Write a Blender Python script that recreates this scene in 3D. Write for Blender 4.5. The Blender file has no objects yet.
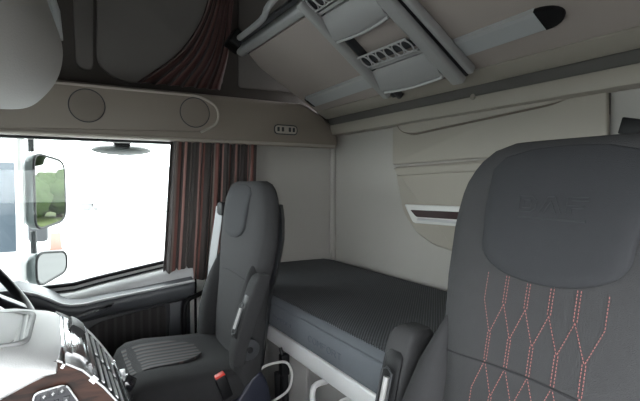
import bpy, bmesh, math, random
from mathutils import Vector, Matrix
random.seed(7)
PI = math.pi
C = bpy.context.scene.collection

# ---------------------------------------------------------------- camera numbers
F = 453.0; CZ = 1.10; YAW = math.radians(30.6); PT = math.atan(18.5 / F)
FW = Vector((math.sin(YAW)*math.cos(PT), math.cos(YAW)*math.cos(PT), -math.sin(PT)))
RT = Vector((math.cos(YAW), -math.sin(YAW), 0)); UP = RT.cross(FW)
def ray(u, v): return FW + RT*((u-320)/F) + UP*((200.5-v)/F)
def PY(u, v, Y):
    d = ray(u, v); t = Y/d.y; return Vector((d.x*t, Y, CZ+d.z*t))
def PX(u, v, X):
    d = ray(u, v); t = X/d.x; return Vector((X, d.y*t, CZ+d.z*t))

# ---------------------------------------------------------------- materials
def mat(name, col, rough=.6, metal=0, noise=None, bump=0, bscale=400, spec=.4, col2=None, coat=0):
    m = bpy.data.materials.new(name); m.use_nodes = True
    nt = m.node_tree; b = nt.nodes['Principled BSDF']
    b.inputs['Base Color'].default_value = (*col, 1)
    b.inputs['Roughness'].default_value = rough
    b.inputs['Metallic'].default_value = metal
    b.inputs['Specular IOR Level'].default_value = spec
    if coat: b.inputs['Coat Weight'].default_value = coat
    tc = nt.nodes.new('ShaderNodeTexCoord')
    if noise:
        n = nt.nodes.new('ShaderNodeTexNoise'); n.inputs['Scale'].default_value = noise; n.inputs['Detail'].default_value = 4
        nt.links.new(tc.outputs['Object'], n.inputs['Vector'])
        r = nt.nodes.new('ShaderNodeMix'); r.data_type = 'RGBA'
        c2 = col2 or tuple(c*.8 for c in col)
        r.inputs[6].default_value = (*col, 1); r.inputs[7].default_value = (*c2, 1)
        nt.links.new(n.outputs['Fac'], r.inputs[0]); nt.links.new(r.outputs[2], b.inputs['Base Color'])
    if bump:
        n2 = nt.nodes.new('ShaderNodeTexNoise'); n2.inputs['Scale'].default_value = bscale; n2.inputs['Detail'].default_value = 2
        nt.links.new(tc.outputs['Object'], n2.inputs['Vector'])
        bp = nt.nodes.new('ShaderNodeBump'); bp.inputs['Strength'].default_value = bump; bp.inputs['Distance'].default_value = .002
        nt.links.new(n2.outputs['Fac'], bp.inputs['Height']); nt.links.new(bp.outputs['Normal'], b.inputs['Normal'])
    return m

def mathn(nt, op, a, b=None):
    n = nt.nodes.new('ShaderNodeMath'); n.operation = op
    for i, x in enumerate((a, b)):
        if x is None: continue
        if isinstance(x, (int, float)): n.inputs[i].default_value = x
        else: nt.links.new(x, n.inputs[i])
    return n.outputs[0]

M = {}
M['wall'] = mat('wall_vinyl', (.42, .405, .375), .6, noise=3, col2=(.39, .375, .35), bump=.15)
M['beige'] = mat('beige_plastic', (.37, .345, .295), .5, noise=4, col2=(.345, .32, .275), bump=.15, bscale=900)
M['shelfm'] = mat('taupe_plastic', (.255, .220, .185), .5, noise=4, col2=(.235, .203, .170), bump=.2, bscale=900)
M['shelf_edge'] = mat('light_taupe_plastic', (.42, .38, .33), .45)
M['grille'] = mat('speaker_cloth', (.215, .186, .157), .8, bump=.6, bscale=1200)
M['rooflin'] = mat('roof_lining', (.08, .071, .065), .9, noise=5, bump=.3)
M['rooflin2'] = mat('roof_lining_panel', (.17, .158, .148), .85, noise=4, bump=.3)
M['bunk'] = mat('bunk_underside', (.35, .308, .282), .75, noise=3, col2=(.325, .285, .262), bump=.2)
M['bunkedge'] = mat('bunk_edge_plastic', (.30, .275, .235), .6)
M['ladder'] = mat('ladder_plastic', (.33, .33, .325), .36, noise=8, col2=(.31, .31, .305))
M['alu'] = mat('brushed_aluminium', (.50, .51, .51), .35, metal=.3, noise=30, col2=(.46, .47, .47))
M['alup'] = mat('grey_anodised_strip', (.44, .455, .46), .4, metal=.2)
M['black'] = mat('black_plastic', (.008, .008, .009), .5, spec=.25, bump=.2)
M['blackgloss'] = mat('gloss_black', (.012, .012, .014), .12, coat=.4)
M['blue_black'] = mat('seat_shroud_plastic', (.022, .025, .04), .45)
M['dark'] = mat('charcoal_plastic', (.040, .042, .046), .42, noise=6, bump=.25, bscale=700)
M['dark2'] = mat('slate_door_plastic', (.085, .090, .098), .38, noise=6, bump=.2, bscale=700)
M['fabric'] = mat('seat_fabric', (.040, .040, .0415), .9, noise=60, col2=(.034, .034, .0355), bump=.5, bscale=900)
M['fabric2'] = mat('seat_smooth_fabric', (.026, .027, .030), .85, noise=60, col2=(.023, .024, .027), bump=.3, bscale=900)
M['fabric3'] = mat('seat_dark_fabric', (.026, .026, .0275), .9, noise=60, bump=.4, bscale=900)
M['seam'] = mat('seam_thread', (.02, .02, .022), .9)
M['pink'] = mat('salmon_thread', (.24, .095, .09), .8)
M['emboss'] = mat('embossed_fabric', (.033, .034, .037), .8)
M['mattside'] = mat('mattress_side_fabric', (.155, .170, .190), .85, noise=40, col2=(.14, .152, .17), bump=.3)
M['white'] = mat('white_painted_steel', (.90, .90, .90), .35)
M['whitep'] = mat('white_plastic', (.72, .72, .70), .4)
M['greypanel'] = mat('bunk_locker_plastic', (.34, .33, .32), .6, bump=.2)
M['dashtop'] = mat('pale_grey_dash', (.62, .63, .63), .42, noise=10, col2=(.58, .59, .59), bump=.3, bscale=600)
M['dashgrille'] = mat('dash_grille', (.22, .225, .225), .55)
M['silver'] = mat('satin_silver', (.60, .61, .62), .3, metal=.2)
M['fascia'] = mat('polished_fascia', (.80, .81, .82), .14, metal=1)
M['chrome'] = mat('chrome', (.85, .86, .87), .08, metal=1)
M['lightdoor'] = mat('door_sill_plastic', (.50, .505, .51), .35, noise=8)
M['mint'] = mat('mirror_housing', (.10, .12, .12), .4)
M['red'] = mat('red_button', (.65, .05, .035), .4)
M['strap'] = mat('belt_webbing', (.34, .35, .36), .6)
M['asphalt'] = mat('pale_concrete', (.27, .27, .265), .9, noise=.6, col2=(.22, .22, .215))
M['truckwhite'] = mat('truck_white', (.72, .73, .75), .35)
M['trailer'] = mat('trailer_pale', (.66, .68, .71), .5)
M['truckglass'] = mat('truck_windscreen', (.03, .04, .05), .15)
M['leaf'] = mat('foliage', (.10, .17, .04), .8, noise=3, col2=(.04, .08, .02))
M['leaf2'] = mat('dark_foliage', (.025, .042, .022), .8, noise=3, col2=(.012, .02, .01))
M['bark'] = mat('bark', (.10, .07, .05), .9)
M['grassm'] = mat('verge_grass', (.16, .20, .07), .9, noise=1)
M['carred'] = mat('car_red', (.6, .09, .07), .3)
M['mirror'] = mat('mirror_glass', (.22, .225, .225), .0, metal=1)
M['screen'] = mat('dark_display', (.02, .02, .025), .1)
M['icon'] = mat('icon_white', (.42, .42, .42), .5)
M['text'] = mat('printed_mark', (.09, .10, .12), .8)

def wood():
    m = mat('dark_walnut_trim', (.06, .03, .02), .35, spec=.2); nt = m.node_tree; b = nt.nodes['Principled BSDF']
    tc = nt.nodes.new('ShaderNodeTexCoord'); mp = nt.nodes.new('ShaderNodeMapping')
    mp.inputs['Scale'].default_value = (3, 12, 14)
    n = nt.nodes.new('ShaderNodeTexNoise'); n.inputs['Scale'].default_value = 4; n.inputs['Detail'].default_value = 8; n.inputs['Distortion'].default_value = 1.5
    nt.links.new(tc.outputs['Object'], mp.inputs['Vector']); nt.links.new(mp.outputs[0], n.inputs['Vector'])
    r = nt.nodes.new('ShaderNodeValToRGB'); r.color_ramp.elements[0].position = .35; r.color_ramp.elements[1].position = .65
    r.color_ramp.elements[0].color = (.010, .006, .005, 1); r.color_ramp.elements[1].color = (.055, .024, .016, 1)
    nt.links.new(n.outputs['Fac'], r.inputs[0]); nt.links.new(r.outputs[0], b.inputs['Base Color']); return m
M['wood'] = wood()

def stripes(name, stops, freq, dark=1.0):
    """cloth striped across its width; U runs across the cloth"""
    m = mat(name, (.2, .1, .1), .9); nt = m.node_tree; b = nt.nodes['Principled BSDF']
    uv = nt.nodes.new('ShaderNodeUVMap'); sp = nt.nodes.new('ShaderNodeSeparateXYZ')
    nt.links.new(uv.outputs[0], sp.inputs[0])
    f = mathn(nt, 'FRACT', mathn(nt, 'MULTIPLY', sp.outputs[0], freq))
    r = nt.nodes.new('ShaderNodeValToRGB'); r.color_ramp.interpolation = 'LINEAR'
    els = r.color_ramp.elements
    els[0].position = stops[0][0]; els[0].color = (*[c*dark for c in stops[0][1]], 1)
    els[1].position = stops[-1][0]; els[1].color = (*[c*dark for c in stops[-1][1]], 1)
    for p, c in stops[1:-1]:
        e = els.new(p); e.color = (*[x*dark for x in c], 1)
    nt.links.new(f, r.inputs[0]); nt.links.new(r.outputs[0], b.inputs['Base Color'])
    b.inputs['Sheen Weight'].default_value = .2
    # light passes through the thin cloth a little
    tr = nt.nodes.new('ShaderNodeBsdfTranslucent'); nt.links.new(r.outputs[0], tr.inputs[0])
    mx = nt.nodes.new('ShaderNodeMixShader'); mx.inputs[0].default_value = .12
    nt.links.new(b.outputs[0], mx.inputs[1]); nt.links.new(tr.outputs[0], mx.inputs[2])
    nt.links.new(mx.outputs[0], nt.nodes['Material Output'].inputs[0])
    return m
DK = (.065, .055, .052); PK = (.48, .27, .24); RD = (.22, .095, .08); BG = (.26, .22, .20)
M['curtain'] = stripes('striped_curtain_cloth', [(0, DK), (.20, DK), (.24, PK), (.33, PK), (.36, DK), (.52, DK), (.55, BG), (.62, BG), (.65, RD), (.78, RD), (.82, DK), (1, DK)], 7, .8)
M['curtain2'] = stripes('maroon_curtain_cloth', [(0, (.10, .055, .05)), (.3, (.12, .06, .055)), (.42, (.34, .16, .14)), (.55, (.36, .17, .15)), (.68, (.16, .06, .055)), (1, (.10, .05, .045))], 6, .45)

def knit():
    m = mat('spacer_knit', (.07, .075, .085), .85); nt = m.node_tree; b = nt.nodes['Principled BSDF']
    tc = nt.nodes.new('ShaderNodeTexCoord'); sp = nt.nodes.new('ShaderNodeSeparateXYZ'); nt.links.new(tc.outputs['Object'], sp.inputs[0])
    a = mathn(nt, 'SINE', mathn(nt, 'MULTIPLY', sp.outputs[0], 2*PI/.011))
    c = mathn(nt, 'SINE', mathn(nt, 'MULTIPLY', sp.outputs[1], 2*PI/.011))
    h = mathn(nt, 'ADD', mathn(nt, 'MULTIPLY', mathn(nt, 'MULTIPLY', a, c), .5), .5)
    r = nt.nodes.new('ShaderNodeValToRGB'); r.color_ramp.elements[0].position = .3; r.color_ramp.elements[1].position = .75
    r.color_ramp.elements[0].color = (.050, .054, .060, 1); r.color_ramp.elements[1].color = (.145, .152, .165, 1)
    nt.links.new(h, r.inputs[0]); nt.links.new(r.outputs[0], b.inputs['Base Color'])
    bp = nt.nodes.new('ShaderNodeBump'); bp.inputs['Strength'].default_value = .8; bp.inputs['Distance'].default_value = .004
    nt.links.new(h, bp.inputs['Height']); nt.links.new(bp.outputs['Normal'], b.inputs['Normal']); return m
M['knit'] = knit()

def ribs(name, c0, c1, axis, pitch, rough=.8, lo=.3, hi=.6):
    m = mat(name, c0, rough); nt = m.node_tree; b = nt.nodes['Principled BSDF']
    tc = nt.nodes.new('ShaderNodeTexCoord'); sp = nt.nodes.new('ShaderNodeSeparateXYZ'); nt.links.new(tc.outputs['Object'], sp.inputs[0])
    h = mathn(nt, 'ADD', mathn(nt, 'MULTIPLY', mathn(nt, 'SINE', mathn(nt, 'MULTIPLY', sp.outputs[axis], 2*PI/pitch)), .5), .5)
    r = nt.nodes.new('ShaderNodeValToRGB'); r.color_ramp.elements[0].position = lo; r.color_ramp.elements[1].position = hi
    r.color_ramp.elements[0].color = (*c0, 1); r.color_ramp.elements[1].color = (*c1, 1)
    nt.links.new(h, r.inputs[0]); nt.links.new(r.outputs[0], b.inputs['Base Color'])
    bp = nt.nodes.new('ShaderNodeBump'); bp.inputs['Strength'].default_value = .7; bp.inputs['Distance'].default_value = .003
    nt.links.new(h, bp.inputs['Height']); nt.links.new(bp.outputs['Normal'], b.inputs['Normal']); return m
M['doorinsert'] = ribs('ribbed_door_cloth', (.026, .024, .024), (.044, .041, .041), 0, .035, lo=.55, hi=.95)
M['cushrib'] = ribs('cushion_stripes', (.030, .030, .032), (.075, .052, .050), 1, .030, lo=.86, hi=.99)
M['dashrib'] = ribs('dash_grille_ribs', (.24, .25, .25), (.55, .56, .56), 0, .010, .5)

def glass(name, fac=.012, tint=(.93, .96, .95)):
    m = bpy.data.materials.new(name); m.use_nodes = True; nt = m.node_tree; nt.nodes.clear()
    o = nt.nodes.new('ShaderNodeOutputMaterial'); t = nt.nodes.new('ShaderNodeBsdfTransparent'); t.inputs[0].default_value = (*tint, 1)
    g = nt.nodes.new('ShaderNodeBsdfGlossy'); g.inputs['Roughness'].default_value = .0
    x = nt.nodes.new('ShaderNodeMixShader'); x.inputs[0].default_value = fac
    nt.links.new(t.outputs[0], x.inputs[1]); nt.links.new(g.outputs[0], x.inputs[2]); nt.links.new(x.outputs[0], o.inputs[0]); return m
M['glass'] = glass('clear_window_glass')

# ---------------------------------------------------------------- mesh helpers (all in world metres)
def new(): return bmesh.new()
def face(bm, vs):
    try: return bm.faces.new(vs)
    except ValueError: return None
def box(bm, lo, hi, bev=0, seg=2, rot=None):
    t = bmesh.new(); bmesh.ops.create_cube(t, size=1)
    lo = Vector(lo); hi = Vector(hi); c = (lo+hi)/2; s = hi-lo
    for v in t.verts: v.co = Vector((v.co.x*s.x, v.co.y*s.y, v.co.z*s.z))
    if bev: bmesh.ops.bevel(t, geom=t.edges[:], offset=bev, segments=seg, affect='EDGES', profile=.5)
    if rot is not None:
        for v in t.verts: v.co = rot @ v.co
    for v in t.verts: v.co += c
    merge(bm, t)
def merge(bm, t):
    me = bpy.data.meshes.new('tmp'); t.to_mesh(me); bm.from_mesh(me); bpy.data.meshes.remove(me); t.free()
def obox(bm, c, ax, ay, az, bev=0, seg=2):
    """box centred c with half-vectors ax ay az"""
    t = bmesh.new(); bmesh.ops.create_cube(t, size=2)
    lx, ly, lz = ax.length, ay.length, az.length
    for v in t.verts: v.co = Vector((v.co.x*lx, v.co.y*ly, v.co.z*lz))
    if bev: bmesh.ops.bevel(t, geom=t.edges[:], offset=bev, segments=seg, affect='EDGES', profile=.5)
    nx, ny, nz = ax.normalized(), ay.normalized(), az.normalized()
    for v in t.verts: v.co = Vector(c) + nx*v.co.x + ny*v.co.y + nz*v.co.z
    bmesh.ops.recalc_face_normals(t, faces=t.faces[:]); merge(bm, t)
def loft(bm, rings, caps=True, closed=True):
    t = bmesh.new(); R = [[t.verts.new(p) for p in r] for r in rings]; n = len(R[0])
    for a, b in zip(R, R[1:]):
        for i in range(n if closed else n-1):
            j = (i+1) % n; face(t, (a[i], a[j], b[j], b[i]))
    if caps and closed: face(t, R[0]); face(t, R[-1][::-1])
    bmesh.ops.recalc_face_normals(t, faces=t.faces[:]); merge(bm, t)
def cat(pts, n=8, closed=False):
    pts = [Vector(p) for p in pts]; out = []; N = len(pts)
    rng = range(N) if closed else range(N-1)
    for i in rng:
        p1, p2 = pts[i], pts[(i+1) % N]
        p0 = pts[(i-1) % N] if (closed or i > 0) else p1*2-p2
        p3 = pts[(i+2) % N] if (closed or i+2 < N) else p2*2-p1
        for k in range(n):
            t = k/n
            out.append(.5*((2*p1)+(p2-p0)*t+(2*p0-5*p1+4*p2-p3)*t*t+(3*p1-p0-3*p2+p3)*t**3))
    if not closed: out.append(pts[-1])
    return out
def tube(bm, pts, r, seg=8, closed=False, flat=None, smooth=0):
    """round tube; flat=(normal, half width, half thickness) makes a strap"""
    if smooth: pts = cat(pts, smooth, closed)
    pts = [Vector(p) for p in pts]; rings = []; N = len(pts); up = None
    for i, p in enumerate(pts):
        a = pts[(i-1) % N] if (closed or i > 0) else p; b = pts[(i+1) % N] if (closed or i < N-1) else p
        d = (b-a).normalized()
        if flat: x = d.cross(Vector(flat[0])).normalized()
        else:
            if up is None: up = Vector((0, 0, 1)) if abs(d.z) < .9 else Vector((1, 0, 0))
            x = d.cross(up).normalized(); up = x.cross(d).normalized()
        y = x.cross(d).normalized(); rr = r[i] if isinstance(r, (list, tuple)) else r
        ring = []
        for k in range(seg):
            th = 2*PI*k/seg
            if flat:
                cs, sn = math.cos(th), math.sin(th)
                ring.append(p+x*flat[1]*math.copysign(abs(cs)**.5, cs)+y*flat[2]*math.copysign(abs(sn)**.5, sn))
            else: ring.append(p+x*rr*math.cos(th)+y*rr*math.sin(th))
        rings.append(ring)
    if closed: rings.append(rings[0]); loft(bm, rings, caps=False)
    else: loft(bm, rings)
def prism(bm, poly, off, bev=0, seg=2):
    """closed polygon poly (3D points) extruded by vector off"""
    t = bmesh.new(); off = Vector(off)
    a = [t.verts.new(p) for p in poly]; b = [t.verts.new(Vector(p)+off) for p in poly]; n = len(a)
    fa = face(t, a); fb = face(t, b[::-1])
    for i in range(n): face(t, (a[i], b[i], b[(i+1) % n], a[(i+1) % n]))
    bmesh.ops.recalc_face_normals(t, faces=t.faces[:])
    if bev:
        es = [e for e in t.edges if (e.verts[0] in a) == (e.verts[1] in a)]
        bmesh.ops.bevel(t, geom=es, offset=bev, segments=seg, affect='EDGES', profile=.5)
    merge(bm, t)
def rounded(poly, r, n=5):
    """round the corners of a planar polygon; r number or list"""
    out = []; N = len(poly); poly = [Vector(p) for p in poly]
    for i, p in enumerate(poly):
        rr = r[i] if isinstance(r, (list, tuple)) else r
        if rr <= 0: out.append(p); continue
        a = (poly[i-1]-p); b = (poly[(i+1) % N]-p)
        q = min(rr, a.length*.48, b.length*.48); a.normalize(); b.normalize()
        s, e = p+a*q, p+b*q
        for k in range(n+1):
            t = k/n; out.append(s*(1-t)**2+p*2*t*(1-t)+e*t*t)
    return out
def ellipsoid(bm, c, rx, ry, rz, rot=None, sub=3):
    t = bmesh.new(); bmesh.ops.create_icosphere(t, subdivisions=sub, radius=1)
    for v in t.verts:
        q = Vector((v.co.x*rx, v.co.y*ry, v.co.z*rz)); v.co = Vector(c)+(rot @ q if rot is not None else q)
    merge(bm, t)
def disc(bm, c, nrm, r, th, seg=40, bev=.0):
    c = Vector(c); nrm = Vector(nrm).normalized(); x = nrm.orthogonal().normalized(); y = nrm.cross(x)
    poly = [c+x*r*math.cos(2*PI*k/seg)+y*r*math.sin(2*PI*k/seg) for k in range(seg)]
    prism(bm, poly, nrm*th, bev)
def ring(bm, c, nrm, r, tr, seg=48):
    c = Vector(c); nrm = Vector(nrm).normalized(); x = nrm.orthogonal().normalized(); y = nrm.cross(x)
    tube(bm, [c+x*r*math.cos(2*PI*k/seg)+y*r*math.sin(2*PI*k/seg) for k in range(seg)], tr, 8, closed=True)

def root_of(o):
    while o.parent: o = o.parent
    return o
def obj(name, bm, m, parent=None, origin=None, ang=35, **tags):
    me = bpy.data.meshes.new(name)
    if parent: org = Vector(root_of(parent)['org'])
    elif origin is not None: org = Vector(origin)
    else:
        xs = [v.co for v in bm.verts]; org = Vector((sum(v.x for v in xs)/len(xs), sum(v.y for v in xs)/len(xs), min(v.z for v in xs)))
    for v in bm.verts: v.co -= org
    for f in bm.faces: f.smooth = True
    bm.to_mesh(me); bm.free()
    me.set_sharp_from_angle(angle=math.radians(ang))
    me.materials.append(m)
    o = bpy.data.objects.new(name, me); C.objects.link(o)
    if parent: o.parent = parent
    else: o.location = org; o['org'] = tuple(org)
    for k, v in tags.items(): o[k] = v
    return o
def thing(name, label, category, org, group=None):
    o = bpy.data.objects.new(name, None); C.objects.link(o); o.location = org; o['org'] = tuple(org)
    o.empty_display_size = .1
    o['label'] = label; o['category'] = category
    if group: o['group'] = group
    return o
def struct(name, bm, m, parent=None): 
    return obj(name, bm, m, parent, **({} if parent else {'kind': 'structure'}))
V = Vector

YF = 2.15; XR = 1.36; XF = -.95; YN = -.20; ZC = 2.25
# ================================================================ SETTING
bm = new(); box(bm, (XF-.1, YN-.1, -.06), (XR+.1, YF+.1, 0)); struct('floor', bm, mat('floor_rubber', (.035, .035, .037), .8, bump=.4, bscale=200))
bm = new(); box(bm, (XF-.1, YN-.1, ZC), (XR+.1, YF+.25, ZC+.06)); struct('ceiling', bm, M['rooflin2'])
# rear wall
bm = new(); box(bm, (XR, YN-.1, 0), (XR+.05, YF+.05, ZC)); struct('wall_rear', bm, M['wall'])
# driver side wall: panel behind the door, header above it, sill below
DX = .545
bm = new()
box(bm, (.60, YF, 0), (XR, YF+.06, 1.46))
box(bm, (XF-.1, YF, 1.275), (.62, YF+.06, 1.46))
box(bm, (XF-.1, YF+.01, 0), (.62, YF+.06, .12))
struct('wall_right', bm, M['wall'])
bm = new(); box(bm, (XF-.1, YF-.02, 1.44), (XR, YF+.22, 1.47)); box(bm, (XF-.1, YF+.16, 1.46), (XR, YF+.22, ZC)); struct('wall_right_upper', bm, M['rooflin'])
# corner cover strip between side and rear wall
bm = new(); tube(bm, [(XR-.012, YF-.012, .1), (XR-.012, YF-.012, 1.45)], .016, 10); struct('trim_2', bm, M['wall'])
# near side wall with the open passenger doorway, front wall with windscreen opening; unseen headers lowered to darken the upper cab
bm = new()
box(bm, (.58, YN-.05, 0), (XR, YN, ZC)); box(bm, (XF, YN-.05, 1.20), (.58, YN, ZC)); box(bm, (XF-.05, YN-.05, 0), (-.80, YN, ZC))
struct('wall_left', bm, M['wall'])
bm = new()
box(bm, (XF-.05, YN, 0), (XF, YF, .74)); box(bm, (XF-.05, YN, 1.26), (XF, YF+.2, ZC)); box(bm, (XF-.05, YN, .74), (XF, YN+.05, 1.26)); box(bm, (XF-.05, YF-.05, .74), (XF, YF, 1.26))
struct('wall_front', bm, M['rooflin2'])
bm = new(); box(bm, (XF-.04, YN+.05, .74), (XF-.034, YF-.05, 1.26)); struct('window_2', bm, M['glass'])


# roof side panels (lining plates on the driver side, above the shelf)
YU = YF+.16
def plate(name, pix, r, m, th=.025, Y=YU):
    poly = rounded([PY(u, v, Y) for u, v in pix], r)
    bm = new(); prism(bm, poly, (0, -th, 0), .008); return struct(name, bm, m)
plate('trim_3', [(71, -40), (93, -40), (93, 72), (76, 68)], [0, 0, .05, .05], M['rooflin2'])
plate('trim_4', [(97, -40), (222, -40), (222, 85), (120, 83), (96, 66)], [0, 0, .02, .1, .12], M['rooflin2'])
plate('trim_5', [(238, -40), (330, -40), (330, 96), (238, 88)], [0, 0, .02, .02], M['rooflin2'], .012)
# ================================================================ OVERHEAD SHELF with speakers
def prof_shelf(x):
    k = 0.0 if x < 1.12 else ((x-1.12)/.195)
    top = 1.507 - .105*k**1.3; YFc = 2.045
    pts = [(YF+.0, 1.286), (2.085, 1.279), (YFc+.008, 1.281), (YFc, 1.292), (YFc+.006, 1.36), (YFc+.022, top-.03), (YFc+.036, top-.007), (YFc+.055, top), (YF+.15, top+.003), (YF+.15, 1.37), (YF, 1.37)]
    return [V((x, y, z)) for y, z in pts]
sh = thing('overhead_shelf', 'long taupe overhead shelf with two round speakers above the far side window', 'shelf', (.3, 2.1, 1.28))
xs = [-.94, -.5, 0, .5, .9, 1.12, 1.16, 1.20, 1.25, 1.28, 1.30, 1.312]
rings = [prof_shelf(x) for x in xs]
lst = [V((XR-.045+.0, p.y*.985+2.1*.015, 1.34+(p.z-1.34)*.93)) for p in prof_shelf(1.315)]
bm = new(); loft(bm, rings+[lst]); obj('shelf_body', bm, M['shelfm'], sh, ang=50)
# raised speaker panel with rounded end
Yp = 2.052
po = [PY(-30, 78, Yp), PY(62, 84, Yp), PY(200, 97, Yp), PY(217, 108, Yp), PY(217, 124, Yp), PY(200, 132.5, Yp), PY(-30, 127, Yp)]
po = rounded(po, [0, .0, .07, .07, .07, .07, 0], 8)
bm = new(); prism(bm, po, (0, -.018, 0), .007, 3); obj('speaker_panel', bm, M['shelfm'], sh)
bm = new(); tube(bm, [p+V((0, -.016, 0)) for p in rounded([PY(-30, 78, Yp), PY(62, 84, Yp), PY(200, 97, Yp), PY(217, 108, Yp), PY(217, 124, Yp), PY(200, 132.5, Yp)], [0, 0, .07, .07, .07, 0], 8)], .006, 8)
obj('panel_highlight', bm, M['shelf_edge'], sh)  # lighter bead stands in for the highlight on the panel edge
bm = new(); tube(bm, [(-.9, 2.04, 1.288), (.5, 2.04, 1.288), (1.30, 2.045, 1.29)], .007, 8); obj('lower_lip', bm, M['shelf_edge'], sh)
for (u, v, r) in ((87, 105.5, .062), (195, 112.5, .062)):
    c = PY(u, v, Yp-.018)
    bm = new(); disc(bm, c+V((0, .004, 0)), (0, -1, 0), r, .007, 48, .002); g = obj('speaker_grille', bm, M['grille'], sh)
    bm = new(); ring(bm, c, (0, -1, 0), r+.003, .0022); obj('grille_ring', bm, M['dark'], g)
# oval socket unit
c0 = PY(285, 130, 2.04)
po = rounded([c0+V((-.062, 0, -.022)), c0+V((.062, 0, -.022)), c0+V((.062, 0, .022)), c0+V((-.062, 0, .022))], .022, 6)
bm = new(); prism(bm, po, (0, -.012, 0), .004); un = obj('lamp_control_plate', bm, M['shelf_edge'], sh, label='oval switch plate')
bm = new(); tube(bm, [p+V((0, -.010, 0)) for p in po], .003, 6, closed=True); obj('plate_rim', bm, M['dark'], un)
for dx in (-.042, -.018, .020, .042):
    bm = new(); box(bm, c0+V((dx-.006, -.018, -.010)), c0+V((dx+.006, -.011, .012)), .003); obj('rocker_button', bm, M['dark'], un)

# ================================================================ CLOTHS
def cloth(name, left, right, n, m_, amp, waves, mat_, th=.004, **kw):
    """left/right: polylines top->bottom; folds run down, depth along Y"""
    L = cat(left, 8); R = cat(right, 8); t = bmesh.new(); uvl = t.loops.layers.uv.new('UVMap'); rows = []
    for j, (a, b) in enumerate(zip(L, R)):
        row = []
        for i in range(n+1):
            s = i/n; w = s+.012*math.sin(s*waves*2*PI*1.0+1)
            p = a.lerp(b, min(1, max(0, w)))
            q = amp*(math.sin(s*waves*2*PI)+.4*math.sin(s*waves*4.3*PI+2+j*.05)+.25*math.sin(s*waves*1.3*PI+j*.08))
            row.append(t.verts.new(p+V((0, q, 0))))
        rows.append(row)
    for j in range(len(rows)-1):
        for i in range(n):
            f = t.faces.new((rows[j][i], rows[j][i+1], rows[j+1][i+1], rows[j+1][i])); 
            for lp, (ii, jj) in zip(f.loops, ((i, j), (i+1, j), (i+1, j+1), (i, j+1))): lp[uvl].uv = (ii/n, jj/len(rows))
    o = obj(name, t, mat_, **kw)
    md = o.modifiers.new('thick', 'SOLIDIFY'); md.thickness = th; md.offset = 0
    return o
Yc = 2.075
cloth('curtain', [PY(170, 137, Yc), PY(166, 210, Yc), PY(162, 278, Yc)], [PY(256, 139, Yc), PY(254, 210, Yc), PY(250, 281, Yc)], 150, 0, .011, 9, M['curtain'],
      label='pink, brown and charcoal striped curtain hanging gathered at the side window', category='curtain')
Yt = YU-.055
cloth('curtain', [PY(214, -30, Yt), PY(203, 15, Yt), PY(178, 52, Yt), PY(136, 82, Yt)], [PY(236, -30, Yt), PY(232, 10, Yt), PY(228, 55, Yt), PY(220, 90, Yt)], 120, 0, .016, 6, M['curtain2'],
      label='dark maroon curtain gathered to a bunch in the roof space above the shelf', category='curtain')

# ================================================================ DRIVER DOOR
door = thing('door_1', '', '', (.0, 2.12, .12)); del door['label']; del door['category']; door['kind'] = 'structure'
def table(pts, Y):
    T = sorted((p.x, p.z) for p in (PY(u, v, Y) for u, v in pts))
    def f(x):
        if x <= T[0][0]: return T[0][1]
        for (a, za), (b, zb) in zip(T, T[1:]):
            if x <= b: return za+(zb-za)*(x-a)/(b-a)
        return T[-1][1]+(x-T[-1][0])*.1
    return f
_b = table([(25, 290), (50, 287), (75, 284), (100, 277), (130, 270), (165, 261.5)], 2.118)
def belt(x): return _b(x)-.05
_l = table([(20, 288), (32, 291), (47, 296), (65, 303.5), (85, 302), (100, 298), (140, 290), (192, 279)], 2.0)
xsd = [-.90, -.6, -.3, -.15, -.05, .0, .07, .15, .25, .35, .45, DX]
def strip_loft(pr, xs_=xsd): # pr(x)->[(y,z)]
    return [[V((x, y, z)) for y, z in pr(x)] for x in xs_]
def sill(x):
    b = belt(x); return [(2.15, b+.055), (2.125, b+.05), (2.115, b+.028), (2.085, b+.02), (2.06, b+.005), (2.05, b-.02), (2.055, b-.05), (2.15, b-.05)]
bm = new(); loft(bm, strip_loft(sill)); obj('sill_trim', bm, M['lightdoor'], door, ang=50)
bm = new(); tube(bm, [(x, 2.118, belt(x)+.05) for x in xsd], .008, 8); tube(bm, [(x, 2.10, belt(x)+.03) for x in xsd], .004, 8); obj('window_seal', bm, M['black'], door)
def ledge(x):
    b = _l(x)-.010; return [(2.10, max(belt(x)-.035, b+.02)), (2.055, b+.012), (2.02, b+.004), (2.0, b-.004), (1.995, b-.030), (2.01, b-.062), (2.05, b-.085), (2.10, b-.095)]
xl = [-.9, -.5, -.2, -.12, -.06, -.02, .02, .05, .08, .11, .14, .18, .24, .32, .42, .48, DX-.01]
bm = new(); loft(bm, strip_loft(ledge, xl)); obj('arm_ledge', bm, M['dark2'], door, ang=60)
bm = new(); tube(bm, [(x, 1.997, _l(x)-.009) for x in xl], .006, 8); obj('ledge_highlight', bm, M['lightdoor'], door)  # light strip paints in the highlight along the ledge edge
bm = new(); box(bm, (XF+.05, 2.09, .12), (DX-.005, 2.15, .60), .01); obj('door_panel', bm, M['dark'], door)
# pull handle pad
pp = [PY(58, 322, 1.99), PY(88, 310, 1.99), PY(114, 303, 1.99), PY(108, 311, 1.99), PY(92, 318, 1.99), PY(66, 327, 1.99)]
bm = new(); prism(bm, [p for p in cat(pp, 4, True)], (0, .09, 0), .012, 3); obj('pull_handle', bm, M['dark2'], door)
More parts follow.
